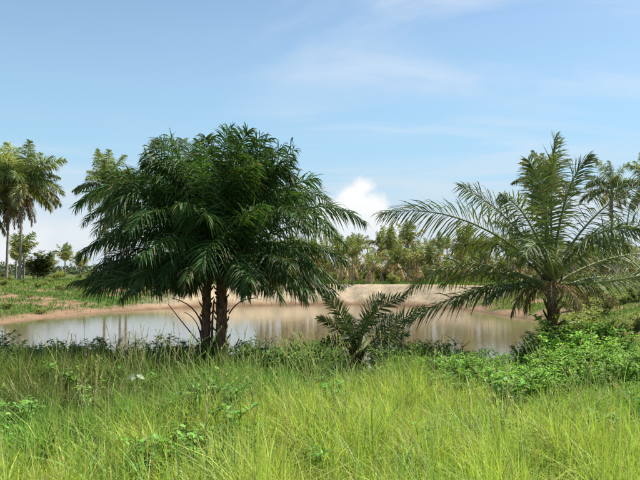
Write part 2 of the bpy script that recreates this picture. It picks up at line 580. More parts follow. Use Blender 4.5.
# ---------------------------------------------------------------- palm fronds
def frond_geo(B, C, T, rng, n=55, Lmax=0.6, w=0.034, twist=0.0, droop=0.45, plume=0.35, t0=0.16, green=(0.05, 0.085, 0.022),
              dry=0.06, rr=0.022, fwd=(22, 62), wind=(0, 0, 0), tipdry=0.0, pts=12, taper_tip=0.35):
    """one feather leaf: leaflets (V,F,tint) and its stalk (V,F,tint). B, C, T: quadratic curve of the stalk"""
    B, C, T = (np.asarray(a, float) for a in (B, C, T))
    q = lambda t: (1 - t)[:, None] ** 2 * B + 2 * (t * (1 - t))[:, None] * C + t[:, None] ** 2 * T
    dq = lambda t: 2 * (1 - t)[:, None] * (C - B) + 2 * t[:, None] * (T - C)
    ts = np.linspace(0, 1, pts)
    P = q(ts)
    R = rr * (1 - 0.82 * ts) * (1 + 0.9 * np.exp(-ts * 14))
    g = np.array(green)
    stalk = tube(P, R, 5, tint=g * np.array([1.9, 1.55, 1.5]) + np.array([.03, .02, .005]))
    hor = T - B
    hor = np.array([hor[0], hor[1], 0.0])
    hor = hor / max(np.linalg.norm(hor), 1e-6)
    if np.linalg.norm(T[:2] - B[:2]) < 0.25:
        a = rng.uniform(0, 2 * np.pi); hor = np.array([np.cos(a), np.sin(a), 0])
    side0 = np.array([-hor[1], hor[0], 0.0])
    parts_p, parts_d, parts_t, parts_w, parts_L, parts_n = [], [], [], [], [], []
    for s in (-1, 1):
        t = np.linspace(t0, 0.995, n) + rng.normal(0, 0.25 / n, n)
        t = np.clip(t, t0 * 0.8, 1.0)
        tan = unit(dq(t))
        side = unit(side0[None] - tan * (tan @ side0)[:, None])
        nor = np.cross(tan, side)
        nor = np.where(nor[:, 2:3] < -0.2, nor, nor)
        tw = twist * (0.4 + 0.9 * t)
        ca, sa = np.cos(tw)[:, None], np.sin(tw)[:, None]
        side, nor = side * ca + nor * sa, nor * ca - side * sa
        u = np.clip((t - t0) / (1 - t0), 0, 1)
        prof = np.minimum(1, 0.42 + u * 3.0) * (1 - (1 - taper_tip) * np.clip((u - 0.45) / 0.55, 0, 1) ** 1.6)
        L = Lmax * prof * rng.uniform(0.82, 1.1, n)
        f = np.radians(fwd[0] + (fwd[1] - fwd[0]) * u ** 1.5 + rng.normal(0, 6, n))
        lift = np.where(np.arange(n) % 2 == 0, 1, -0.6) * plume + rng.normal(0.05, 0.16, n)
        d = unit(side * (s * np.cos(f))[:, None] + tan * np.sin(f)[:, None] + nor * lift[:, None] + np.asarray(wind)[None])
        parts_p.append(q(t)); parts_d.append(d); parts_t.append(tan); parts_L.append(L); parts_n.append(nor)
        parts_w.append(w * rng.uniform(0.8, 1.2, n) * np.minimum(1, 0.6 + prof))
    p = np.concatenate(parts_p); d = np.concatenate(parts_d); tan = np.concatenate(parts_t)
    L = np.concatenate(parts_L); W = np.concatenate(parts_w)
    m = len(p)
    s = np.array([0.0, 0.3, 0.66, 1.0])
    wp = np.array([0.45, 1.0, 0.8, 0.06])
    g_ = droop * rng.uniform(0.5, 1.5, m)
    down = np.array([0, 0, -1.0])
    ctr = p[:, None] + d[:, None] * (L[:, None] * s[None])[..., None] + down * (g_[:, None] * L[:, None] * s[None] ** 2)[..., None]
    # keep the length near L when drooping
    seg = ctr - p[:, None]
    ll = np.linalg.norm(seg[:, -1], axis=-1)
    ctr = p[:, None] + seg * (L / np.maximum(ll, 1e-6))[:, None, None] ** 0.7
    ld = unit(np.gradient(ctr, axis=1))
    wv = tan[:, None] - ld * (ld * tan[:, None]).sum(-1, keepdims=True)
    wv = unit(wv)
    nn = np.cross(ld, wv)
    roll = rng.normal(0, 0.5, m)[:, None, None]
    wv = wv * np.cos(roll) + nn * np.sin(roll)
    nn = np.cross(ld, wv)
    hw = (0.5 * W[:, None] * wp[None])[..., None]
    V = np.stack([ctr - wv * hw, ctr + nn * hw * 0.55, ctr + wv * hw], axis=2)      # m,4,3,3
    V = V.reshape(-1, 3)
    base = np.arange(m)[:, None, None] * 12
    r = np.arange(3)[None, :, None] * 3
    k = np.arange(2)[None, None, :]
    a = base + r + k
    F = np.stack([a, a + 1, a + 4, a + 3], -1).reshape(-1, 4)
    col = g[None] * rng.uniform(0.72, 1.32, (m, 1)) * np.array([1.0, 1.0, 1.0])
    isdry = rng.random(m) < dry
    col = np.where(isdry[:, None], np.array([0.20, 0.15, 0.06]) * rng.uniform(0.7, 1.2, (m, 1)), col)
    tipc = np.array([0.23, 0.18, 0.075])
    rows = np.array([0, 0.0, 0.1, 1.0])[None, :, None] * (tipdry * rng.uniform(0, 1.4, (m, 1, 1)))
    colr = col[:, None] * (1 - np.clip(rows, 0, 1)) + tipc * np.clip(rows, 0, 1)
    colr = np.repeat(colr[:, :, None, :], 3, axis=2).reshape(-1, 3)
    return (V, F, colr), stalk


def arc_pts(B, az, e0, L, bend):
    """curve of a leaf that leaves B at elevation e0 (deg) and bends down by `bend` degrees; az from +Y to +X"""
    dirv = np.array([math.sin(az), math.cos(az), 0.0])
    e0r = math.radians(e0); e1 = math.radians(e0 - bend)
    C = B + L * 0.52 * (dirv * math.cos(e0r) + np.array([0, 0, math.sin(e0r)]))
    T = C + L * 0.52 * (dirv * math.cos(e1) + np.array([0, 0, math.sin(e1)]))
    return C, T


def add_frond(root, base, B, C, T, rng, mat=None, **kw):
    lf, st = frond_geo(B - base, C - base, T - base, rng, **kw)
    bag = Bag(); bag.add(*lf); bag.add(*st)
    return link('frond', bag.mesh('frond'), mat or MAT_PALM, root)


def rough_trunk(P, R, rng, sides=14, tint=(0.21, 0.12, 0.075), boots=60, boot_len=0.16, boot_r=0.045, top_boots=0.0):
    """trunk with spiral of cut leaf bases"""
    P = np.asarray(P, float)
    bag = Bag()
    n = 26
    tt = np.linspace(0, 1, n)
    PP = np.stack([np.interp(tt, np.linspace(0, 1, len(P)), P[:, k]) for k in range(3)], -1)
    RR = np.interp(tt, np.linspace(0, 1, len(R)), R)
    V, F, T = tube(PP, RR, sides, tint)
    cen = np.repeat(PP, sides, axis=0)
    V = cen + (V - cen) * (1 + rng.normal(0, 0.09, (len(V), 1)))
    T = np.array(tint) * rng.uniform(0.6, 1.4, (len(V), 1))
    bag.add(V, F, T)
    for i in range(boots):
        t = (i + 0.5) / boots
        a = i * 2.39996
        c = np.array([np.interp(t, tt, PP[:, k]) for k in range(3)])
        r = np.interp(t, tt, RR)
        o = np.array([math.cos(a), math.sin(a), 0])
        bl = boot_len * rng.uniform(0.6, 1.3) * (1 + top_boots * t)
        p0 = c + o * r * 0.75
        p1 = c + o * (r + 0.03) + np.array([0, 0, bl * 0.5])
        p2 = c + o * (r + 0.035 + 0.03 * rng.random() + 0.10 * top_boots * t) + np.array([0, 0, bl])
        col = np.array(tint) * rng.uniform(0.55, 1.7) * np.array([1.1, 0.95, 0.85])
        v, f, _ = tube([p0, p1, p2], [boot_r * 1.1, boot_r, boot_r * 0.55], 5, col, flat=0.6)
        bag.add(v, f, col)
        e = len(v)
        bag.add(v[-5:], np.array([[0, 1, 2, 3], [0, 3, 4, 4]]), col * 1.5)
    return bag


def near_palms():
    # ---- the dense clump with two trunks
    rng = np.random.default_rng(4)
    Y0 = 12.5
    bx = at(213, 360, Y0)[0]
    base = np.array([bx, Y0, gz(bx, Y0) - 0.03])
    root = link('palm_clump', None, loc=base, label='dense dark green feather palm with two brown trunks at the pond edge', cat='palm')
    tA0 = np.array([at(206, 360, Y0)[0], Y0, base[2]]); tB0 = np.array([at(221, 360, Y0)[0], Y0 - 0.05, base[2]])
    tA1 = at(208, 268, Y0 + 0.05); tB1 = at(221, 264, Y0 - 0.05)
    for p0, p1, r in ((tA0, tA1, 0.08), (tB0, tB1, 0.10)):
        mid = (p0 + p1) / 2 + np.array([rng.normal(0, .03), 0, 0])
        bag = rough_trunk(np.array([p0 - [0, 0, .1], mid, p1]) - base, [r * 1.15, r, r * 0.9], rng, boots=60, boot_len=0.10, boot_r=0.026, tint=(0.20, 0.115, 0.072))
        link('trunk', bag.mesh('trunk'), MAT_BARK, root)
    G = (0.054, 0.112, 0.025)
    spec = [  # tip px, tip depth, control px, control depth, trunk
        ((158, 140), 0.2, (176, 138), 0.1, 0), ((147, 166), -0.3, (176, 150), -0.2, 0), ((183, 140), 0.5, (196, 150), 0.2, 0),
        ((206, 138), -0.4, (207, 165), -0.2, 0), ((228, 128), 0.2, (219, 160), 0.1, 1), ((247, 132), -0.3, (233, 158), -0.2, 1),
        ((268, 150), 0.3, (247, 146), 0.2, 1), ((293, 178), -0.2, (266, 140), -0.2, 1), ((303, 205), 0.3, (272, 152), 0.2, 1),
        ((330, 203), 0.6, (292, 164), 0.4, 1), ((364, 222), -0.2, (306, 176), -0.1, 1), ((347, 246), 0.5, (300, 196), 0.3, 1),
        ((346, 262), -0.5, (300, 226), -0.4, 1), ((333, 292), 0.0, (286, 262), -0.1, 1), ((314, 296), -0.7, (275, 258), -0.6, 1),
        ((320, 288), 0.7, (275, 264), 0.4, 1), ((76, 207), 0.1, (124, 146), 0.1, 0), ((96, 232), 0.7, (135, 170), 0.5, 0),
        ((78, 258), -0.4, (128, 204), -0.3, 0), ((70, 284), 0.0, (138, 266), 0.0, 0), ((86, 284), 0.8, (140, 258), 0.5, 0),
        ((90, 290), -0.6, (150, 266), -0.5, 0), ((110, 215), -0.8, (150, 150), -0.5, 0), ((92, 273), 0.3, (140, 222), 0.2, 0),
        ((135, 292), -0.9, (165, 240), -0.6, 0), ((125, 178), 0.9, (160, 150), 0.6, 0),
        ((282, 300), 0.9, (258, 235), 0.6, 1), ((150, 285), 1.0, (175, 232), 0.6, 0),
    ]
    for (tx, ty, td) in ((108, 264, .2), (98, 286, -.3), (122, 300, .4), (156, 294, -.9), (176, 290, 1.0), (268, 294, -.8), (300, 288, .3), (341, 286, .4), (324, 272, -.6),
                         (146, 264, -.8), (290, 264, -.9), (186, 280, -1.2), (250, 282, -1.1), (178, 292, -.7), (252, 292, -.6), (192, 292, .9), (240, 292, .9), (270, 290, .3), (160, 288, .2), (188, 290, -.4), (246, 292, .4), (172, 288, .7), (262, 286, -.9), (84, 222, .4), (100, 244, -.5), (118, 282, .7), (86, 280, -.2),
                         (318, 250, .6), (334, 232, -.5), (310, 230, -.9), (130, 230, -1.0), (104, 204, -.3), (128, 190, .5), (140, 274, .3), (306, 300, .1), (276, 284, 1.1)):
        k = 0 if tx < 213 else 1
        bxp, byp = ((207, 268), (223, 264))[k]
        spec.append(((tx, ty), td, (bxp + (tx - bxp) * 0.55, min(ty, byp) - (30 + 0.12 * abs(tx - bxp)) * (1.35 if ty < 250 else 0.45)), td * 0.6, k))
    for (tp, td, cp, cd, k) in spec:
        B = (tA1, tB1)[k] + np.array([rng.normal(0, .06), rng.normal(0, .06), rng.uniform(-0.22, 0.12)])
        low = tp[1] > 240
        add_frond(root, base, B, at(*cp, Y0 + cd * 1.4), at(*tp, Y0 + td * 1.9), rng, n=84, Lmax=rng.uniform(0.48, 0.62) * (0.9 if low else 1), w=0.024,
                  twist=rng.uniform(-0.5, 0.5), droop=0.75 if low else 0.6, plume=0.4, green=np.array(G) * rng.uniform(0.8, 1.2),
                  rr=0.024, tipdry=0.9 if low else 0.12, dry=0.07 if low else 0.02)
    # leaves that lean towards and away from the camera
    for i in range(62):
        k = i % 2
        B = (tA1, tB1)[k] + np.array([rng.normal(0, .07), rng.normal(0, .07), rng.uniform(-0.3, 0.15)])
        az = i * 2.39996 + rng.normal(0, .25)
        e0 = rng.choice([rng.uniform(76, 89), rng.uniform(60, 76), rng.uniform(25, 50)], p=[0.60, 0.22, 0.18])
        C, T = arc_pts(B, az, e0, rng.uniform(2.3, 2.75), rng.uniform(35, 70) if e0 > 70 else rng.uniform(55, 95))
        add_frond(root, base, B, C, T, rng, n=78, Lmax=rng.uniform(0.48, 0.64), w=0.024, twist=rng.uniform(-0.5, 0.5), droop=0.7, plume=0.4,
                  green=np.array(G) * rng.uniform(0.8, 1.25), rr=0.024, tipdry=0.15, dry=0.02)
    # young upright spears
    for k, (px, py) in enumerate(((232, 126), (172, 136), (212, 140), (254, 142))):
        B = (tA1, tB1)[(k + 1) % 2]
        add_frond(root, base, B, (B + at(px, py, Y0)) / 2 + np.array([0.03, 0, .1]), at(px, py, Y0), rng, n=40, Lmax=0.3, w=0.022, fwd=(55, 75), droop=0.1,
                  green=(0.055, 0.095, 0.02), plume=0.3)
    # bare lower leaf stalks that leave the trunks
    for (p0, p1, p2, r) in (((202, 326), (192, 308), (172, 298), .016), ((202, 346), (187, 328), (168, 304), .014), ((201, 340), (196, 322), (184, 312), .012),
                            ((230, 352), (238, 347), (247, 341), .016), ((230, 350), (236, 345), (239, 338), .012), ((229, 314), (240, 302), (256, 298), .014),
                            ((213, 352), (212, 330), (214, 300), .03), ((211, 352), (217, 330), (218, 298), .022)):
        pts = np.array([at(*p0, Y0), at(*p1, Y0 - .1), at(*p2, Y0 - .15)])
        t = np.linspace(0, 1, 7)[:, None]
        c = (1 - t) ** 2 * pts[0] + 2 * t * (1 - t) * (2 * pts[1] - (pts[0] + pts[2]) / 2) + t * t * pts[2]
        v, f, tt = tube(c - base, np.linspace(r, r * .5, 7), 5, (0.10, 0.07, 0.04))
        link('bare_stalk', mesh_from('bare_stalk', v, f, tt, True), MAT_BARK, root)

    # ---- the open palm on the right
    rng = np.random.default_rng(11)
    Y0 = 13.0
    bx = at(551, 350, Y0)[0]
    base = np.array([bx, Y0, gz(bx, Y0) - 0.03])
    root = link('feather_palm', None, loc=base, label='open feather palm with long combed fronds above bright green shrubs', cat='palm')
    top = at(552, 284, Y0)
    bag = rough_trunk(np.array([base - [0, 0, .1], (base + top) / 2 + [.02, 0, 0], top]) - base, [.10, .095, .09], rng, boots=52, boot_len=0.15, boot_r=0.036,
                      tint=(0.13, 0.075, 0.04), top_boots=0.5)
    link('trunk', bag.mesh('trunk'), MAT_BARK, root)
    G = np.array((0.105, 0.150, 0.046))
    spec = [  # base px, control px/depth, tip px/depth, twist, leaflet length
        ((552, 264), (466, 196), 0.0, (381, 214), 0.0, 1.45, 0.66), ((551, 258), (508, 208), 0.9, (459, 186), 1.6, 1.0, 0.6),
        ((552, 254), (550, 190), 0.2, (555, 138), 0.3, 1.2, 0.66), ((553, 256), (562, 182), -0.3, (588, 158), -0.5, 0.9, 0.58),
        ((551, 256), (542, 190), 0.6, (530, 168), 1.2, -0.4, 0.5), ((550, 258), (526, 200), -0.6, (500, 196), -1.3, 0.7, 0.5),
        ((548, 272), (454, 240), 0.2, (407, 292), 0.3, 0.55, 0.55), ((547, 282), (470, 280), -0.2, (398, 326), -0.4, 0.6, 0.55),
        ((556, 262), (618, 224), -0.3, (700, 206), -0.6, 1.0, 0.66), ((555, 258), (598, 190), 0.4, (668, 176), 0.8, 1.0, 0.62),
        ((556, 284), (612, 286), -0.3, (700, 262), -0.5, 0.6, 0.5), ((555, 270), (625, 238), 0.8, (690, 262), 1.6, 0.7, 0.6),
        ((553, 268), (590, 215), -0.8, (640, 232), -1.7, 0.8, 0.55), ((549, 270), (505, 228), 1.0, (452, 250), 2.0, 0.6, 0.5),
        ((549, 276), (500, 258), 0.9, (440, 286), 1.8, 0.4, 0.5), ((556, 278), (600, 262), 0.9, (650, 292), 1.7, 0.4, 0.5),
        ((552, 256), (545, 185), -0.2, (528, 160), -0.4, 0.7, 0.5),
    ]
    spec += [((550, 288), (520, 272), -.6, (486, 300), -1.2, .5, .45), ((549, 290), (500, 276), .5, (455, 302), 1.0, .5, .48)]
    for (bp, cp, cd, tp, td, tw, ll) in spec:
        bp = (bp[0], bp[1] + 14 if bp[1] < 280 else bp[1])
        up = tp[1] < 172 and 500 < tp[0] < 600
        add_frond(root, base, at(*bp, Y0), at(*cp, Y0 + cd), at(*tp, Y0 + td), rng, n=78, Lmax=ll, w=0.021, twist=tw, droop=0.5 if not up else 0.3, plume=0.22,
                  green=G * rng.uniform(0.85, 1.15), rr=0.028, tipdry=0.35, dry=0.05, wind=(0.3 if up else 0, 0, -0.05), fwd=(28, 64))
    for i in range(5):
        B = top + np.array([rng.normal(0, .05), rng.normal(0, .05), rng.uniform(-.1, .1)])
        az = math.radians((0, 150, 30, -25, 215)[i])
        C, T = arc_pts(B, az, rng.uniform(55, 76), rng.uniform(2.1, 2.6), rng.uniform(60, 100))
        add_frond(root, base, B, C, T, rng, n=72, Lmax=0.5, w=0.021, twist=rng.uniform(-.6, .6), droop=0.55, plume=0.25, green=G * rng.uniform(.8, 1.1), rr=0.024, tipdry=0.3, dry=0.04)
    for i in range(6):
        az = math.radians((100, 250, 170, 200, 60, 300)[i])
        C, T = arc_pts(top - np.array([0, 0, .05]), az, rng.uniform(0, 25), rng.uniform(0.9, 1.4), rng.uniform(60, 95))
        fo = add_frond(root, base, top - np.array([0, 0, .05]), C, T, rng, n=36, Lmax=0.34, w=0.02, twist=0.2, droop=1.1, plume=0.2, green=np.array((0.24, 0.17, 0.08)) * rng.uniform(.7, 1.1), rr=0.02, tipdry=0.4, dry=0.3)
        fo.name = 'dead_frond'
    # ---- the small palm between them
    rng = np.random.default_rng(15)
    Y0 = 11.6
    bx = at(357, 372, Y0)[0]
    base = np.array([bx, Y0, gz(bx, Y0) - 0.03])
    root = link('young_palm', None, loc=base, label='small young palm with stiff spreading fronds between the two large palms', cat='palm')
    top = at(357, 352, Y0)
    bag = rough_trunk(np.array([base - [0, 0, .1], (base + top) / 2, top]) - base, [.10, .11, .08], rng, boots=26, boot_len=0.16, boot_r=0.04, tint=(0.09, 0.075, 0.04))
    link('trunk', bag.mesh('trunk'), MAT_BARK, root)
    G = np.array((0.045, 0.075, 0.022))
    for (bp, cp, cd, tp, td, tw, ll) in (((355, 350), (347, 316), 0, (325, 296), 0, 1.3, .25), ((359, 350), (366, 306), .1, (405, 296), .1, 1.3, .26),
                                         ((361, 354), (384, 326), -.1, (424, 308), -.2, 1.2, .28), ((357, 350), (355, 326), .3, (350, 316), .5, .5, .26),
                                         ((357, 350), (362, 322), -.3, (374, 312), -.6, .4, .26), ((354, 354), (340, 336), -.2, (322, 342), -.4, .8, .24),
                                         ((361, 356), (376, 344), .3, (398, 348), .6, .8, .22), ((356, 350), (345, 322), .4, (336, 318), .8, .6, .24),
                                         ((358, 352), (352, 330), -.5, (348, 340), -1.0, .3, .24), ((356, 352), (343, 328), .2, (318, 318), .3, 1.0, .22),
                                         ((359, 352), (376, 318), .4, (398, 318), .7, .9, .24), ((360, 356), (378, 340), -.3, (408, 334), -.5, .9, .22), ((357, 352), (366, 300), .5, (384, 296), .9, 1.1, .24)):
        add_frond(root, base, at(*bp, Y0), at(*cp, Y0 + cd), at(*tp, Y0 + td), rng, n=40, Lmax=ll, w=0.022, twist=tw, droop=0.12, plume=0.15, green=G * rng.uniform(.85, 1.15),
                  rr=0.02, tipdry=0.25, dry=0.03, t0=0.22, fwd=(30, 60))


near_palms()


# ---------------------------------------------------------------- far palms (shared leaf meshes)
def proto_frond(seed, L, e0, bend, tint_g, dry=0.05, n=34, Lmax=0.8, w=0.07, droop=0.7, twist=0.3, rr=0.05, tipdry=0.2):
    rng = np.random.default_rng(seed)
    B = np.zeros(3)
    C, T = arc_pts(B, 0.0, e0, L, bend)           # grows along +Y
    lf, st = frond_geo(B, C, T, rng, n=n, Lmax=Lmax, w=w, droop=droop, plume=0.35, twist=rng.uniform(-twist, twist), green=tint_g, dry=dry, rr=rr, tipdry=tipdry, pts=8)
    bag = Bag(); bag.add(*lf); bag.add(*st)
    me = bag.mesh('frond')
    me.materials.append(MAT_FAR)
    return me


def far_trunk(name, H, r, tint, lean=0.0, rings=24, seed=0):
    rng = np.random.default_rng(seed)
    t = np.linspace(0, 1, rings)
    P = np.stack([lean * t ** 2 * H, 0.02 * H * np.sin(t * 3), t * H - 0.3 * (1 - t)], -1)
    R = r * (1.25 - 0.35 * np.minimum(1, t * 6)) * (1 - 0.25 * t) * (1 + 0.06 * np.cos(np.arange(rings) * np.pi))
    v, f, _ = tube(P, R, 9, tint)
    c = np.array(tint) * rng.uniform(0.75, 1.25, (len(v), 1))
    return mesh_from(name, v, f, c, True), P[-1]


def far_palm(name, x, y, H, r, protos, n, label, group, seed, scale=1.0, lean=0.0, tint=(0.32, 0.27, 0.21), dead=None, n_dead=0, trunk_cache={}):
    rng = np.random.default_rng(seed)
    z = gz(x, y)
    root = link(name, None, loc=(x, y, z), label=label, cat='palm', group=group)
    me, top = far_trunk('trunk', H, r, tint, lean, seed=seed)
    link('trunk', me, MAT_BARK, root)
    for i in range(n):
        fr = i / max(1, n - 1)                    # 0 upright, 1 drooping
        o = link('frond', protos[min(len(protos) - 1, int(fr * len(protos)))], None, root)
        o.location = Vector(top) + Vector((0, 0, 0.25 * (1 - fr)))
        o.rotation_euler = (math.radians(rng.normal(0, 7)), math.radians(rng.normal(0, 12)), i * 2.39996 + rng.normal(0, 0.3))
        o.scale = [scale * rng.uniform(0.82, 1.12)] * 3
    for i in range(n_dead):
        o = link('dead_frond', dead[i % len(dead)], None, root)
        o.location = Vector(top) - Vector((0, 0, 0.15 + 0.4 * rng.random()))
        o.rotation_euler = (math.radians(rng.normal(0, 6)), 0, i * 2.39996 + rng.normal(0, 0.4))
        o.scale = [scale * rng.uniform(0.8, 1.2)] * 3
    return root


def far_palms():
    g1 = (0.23, 0.28, 0.08); g2 = (0.14, 0.19, 0.05); gy = (0.36, 0.37, 0.14)
    # tall palms: from upright to drooping
    tall = [proto_frond(1, 4.4, 82, 35, g1, n=56, Lmax=1.15, w=0.10), proto_frond(2, 4.8, 66, 60, g1, n=56, Lmax=1.2, w=0.10),
            proto_frond(3, 5.0, 48, 75, g2, n=56, Lmax=1.2, w=0.10), proto_frond(4, 5.0, 26, 80, g2, n=56, Lmax=1.2, w=0.10),
            proto_frond(5, 4.6, 2, 70, gy, n=56, Lmax=1.15, w=0.10, dry=0.25)]
    dead = [proto_frond(6, 3.6, -52, 32, (0.25, 0.17, 0.09), dry=0.5, n=26, Lmax=0.7, w=0.07, droop=1.0),
            proto_frond(7, 3.2, -68, 16, (0.22, 0.15, 0.08), dry=0.5, n=26, Lmax=0.6, w=0.07, droop=1.0)]

    def tall_at(px, ytop_c, Y, label, seed, scale=1.0, n=22, nd=8, lean=0.0, group=None, r=0.17):
        c = at(px, ytop_c, Y)
        z = gz(c[0], Y)
        H = c[2] - z
        return far_palm('tall_palm', c[0] - lean * H, Y, H, r, tall, n, label, group, seed, scale, lean, dead=dead, n_dead=nd)
    tall_at(8, 190, 74, 'tall palm with dark slim trunk and ragged brown skirt beside its pale-trunked neighbour', 101, 1.03, n=28, nd=12)
    tall_at(21, 186, 71, 'tall palm with pale trunk and long drooping frond on the grassy left bank', 102, 1.08, n=26, nd=10)
    tall_at(-22, 214, 72, 'tall palm with brown dry fronds at the far side of the pale-trunked palm', 107, 0.9, n=18, nd=14)
    tall_at(106, 190, 74, 'tall palm with pale green crown rising behind the dense two-trunk palm', 103, 0.98, n=22, nd=2)
    tall_at(121, 222, 82, 'palm with slim trunk hidden behind the dense palm, standing near the left bank', 104, 0.75, n=16, nd=3, group='palms behind the dense palm')
    tall_at(127, 214, 78, 'palm with slim trunk hidden behind the dense palm, standing near the left bank', 105, 0.7, n=16, nd=3, group='palms behind the dense palm')
    tall_at(546, 184, 62, 'tall yellowish palm crown directly behind the open feather palm', 106, 0.78, n=20, nd=5)
    tall_at(612, 192, 62, 'tall palm with upright spear fronds standing to the right of the yellowish crown', 108, 0.66, n=16, nd=3)
    tall_at(650, 190, 58, 'tall palm half hidden by the open feather palm fronds at the bank edge', 109, 0.72, n=18, nd=4)
    # the row behind the sandy bank
    short = [proto_frond(11, 2.4, 88, 14, g1, n=22, Lmax=0.75, w=0.10, rr=0.04), proto_frond(12, 2.4, 78, 34, g1, n=22, Lmax=0.75, w=0.10, rr=0.04),
             proto_frond(13, 2.3, 66, 52, gy, n=22, Lmax=0.75, w=0.10, rr=0.04, dry=0.2), proto_frond(14, 2.1, 44, 80, (0.44, 0.40, 0.19), n=22, Lmax=0.7, w=0.09, rr=0.04, dry=0.5)]
    shortd = [proto_frond(16, 2.0, -48, 36, (0.52, 0.41, 0.25), dry=0.15, n=16, Lmax=0.5, w=0.07, droop=1.0, rr=0.035),
              proto_frond(17, 1.8, -66, 18, (0.56, 0.45, 0.29), dry=0.15, n=16, Lmax=0.5, w=0.07, droop=1.0, rr=0.035)]
    rng = np.random.default_rng(77)
    grp = 'palms in the row behind the sandy bank'
    i = 0
    for row, (Y, step) in enumerate(((58.5, 12), (66, 11), (76, 10))):
        px = 262 + row * 6
        while px < 672:
            X = at(px, 270, Y)[0]
            top_px = rng.uniform(248, 268) if row < 2 else rng.uniform(238, 255)
            z = gz(X, Y)
            H = max(1.0, at(px, top_px, Y)[2] - z - 0.9)
            dry = rng.random() < 0.45
            far_palm('row_palm', X, Y + rng.uniform(-1.5, 1.5), H, 0.095, short[1:] if dry else short[:3], 7 if dry else 9,
                     ('short palm with dry tan fronds, ' if dry else 'short leafy green palm, ') + ('front', 'middle', 'back')[row] + ' row on sandy bank, ' +
                     ('behind the dense palm' if px < 310 else 'facing the young palm' if px < 430 else 'behind the long left fronds' if px < 555 else 'beyond the open palm'),
                     grp, 200 + i, rng.uniform(0.55, 0.85), rng.normal(0, .03), tint=(0.40, 0.33, 0.24), dead=shortd, n_dead=7 if dry else 3)
            i += 1
            px += step * rng.uniform(0.7, 1.35)
    for k, (px, ty, Y) in enumerate(((408, 246, 66), (466, 247, 64), (392, 252, 62))):
        c = at(px, ty, Y)
        far_palm('row_palm', c[0], Y, c[2] - gz(c[0], Y), 0.15, short, 14, ('tallest palm of the row behind the sandy bank, with an upright crown',
                 'tall tan palm of the row, beside the tip of the long left frond', 'upright tan palm standing against the tallest palm of the row')[k], grp, 300 + k, 0.9, tint=(0.40, 0.33, 0.24), dead=shortd, n_dead=9)
    # small palms on the left plain
    for k, (px, by, ty, Y, sc, lab) in enumerate(((24, 281, 256, 92, 1.35, 'small green palm between the tall trunks and the dark round bush'),
                                                 (65, 277, 262, 150, 1.5, 'small lone palm far out on the left plain'),
                                                 (50, 276, 266, 190, 1.3, 'tiny distant palm beside the lone palm on the plain'),
                                                 (16, 281, 262, 96, 1.1, 'low palm behind the trunks of the two tall palms'),
                                                 (80, 277, 268, 140, 1.3, 'low palm far out beside the left fronds of the dense palm'))):
        c = at(px, ty, Y)
        far_palm('plain_palm', c[0], Y, max(1.2, c[2] - gz(c[0], Y)), 0.17, short[:3], 14, lab, None, 400 + k, sc, tint=(0.26, 0.21, 0.15), dead=shortd, n_dead=0)


far_palms()


# ---------------------------------------------------------------- leafy plants
def leaves(P, D, Nn, L, W, col):
    """folded ovate leaves: base P, direction D, normal Nn; (n,) L and W"""
    D = unit(D)
    S = unit(np.cross(D, Nn))
    Nn = np.cross(S, D)
    L = L[:, None]; W = W[:, None]
    b = P
    m = P + D * L * 0.42 - Nn * W * 0.12
    l = P + D * L * 0.38 - S * W * 0.5 + Nn * W * 0.08
    r = P + D * L * 0.38 + S * W * 0.5 + Nn * W * 0.08
    l2 = P + D * L * 0.74 - S * W * 0.3 - Nn * L * 0.05
    r2 = P + D * L * 0.74 + S * W * 0.3 - Nn * L * 0.05
    t = P + D * L - Nn * L * 0.16
    V = np.stack([b, l, m, r, l2, r2, t], 1).reshape(-1, 3)
    o = np.arange(len(P))[:, None] * 7
    F = np.concatenate([o + np.array([[0, 2, 1, 1]]), o + np.array([[0, 3, 2, 2]]), o + np.array([[1, 2, 6, 4]]), o + np.array([[2, 3, 5, 6]])])
    # third index repeated makes a triangle; clean it
    C = np.repeat(col, 7, axis=0)
    return V, F, C


def tri_quads(F):
    return F


def clean_mesh(name, V, F, T, smooth=False):
    """quads with a repeated index become triangles: everything as triangles"""
    a = F[:, [0, 1, 2]]
    q = F[F[:, 2] != F[:, 3]]
    tri = np.concatenate([a, q[:, [0, 2, 3]]])
    return mesh_from(name, V, tri, T, smooth)


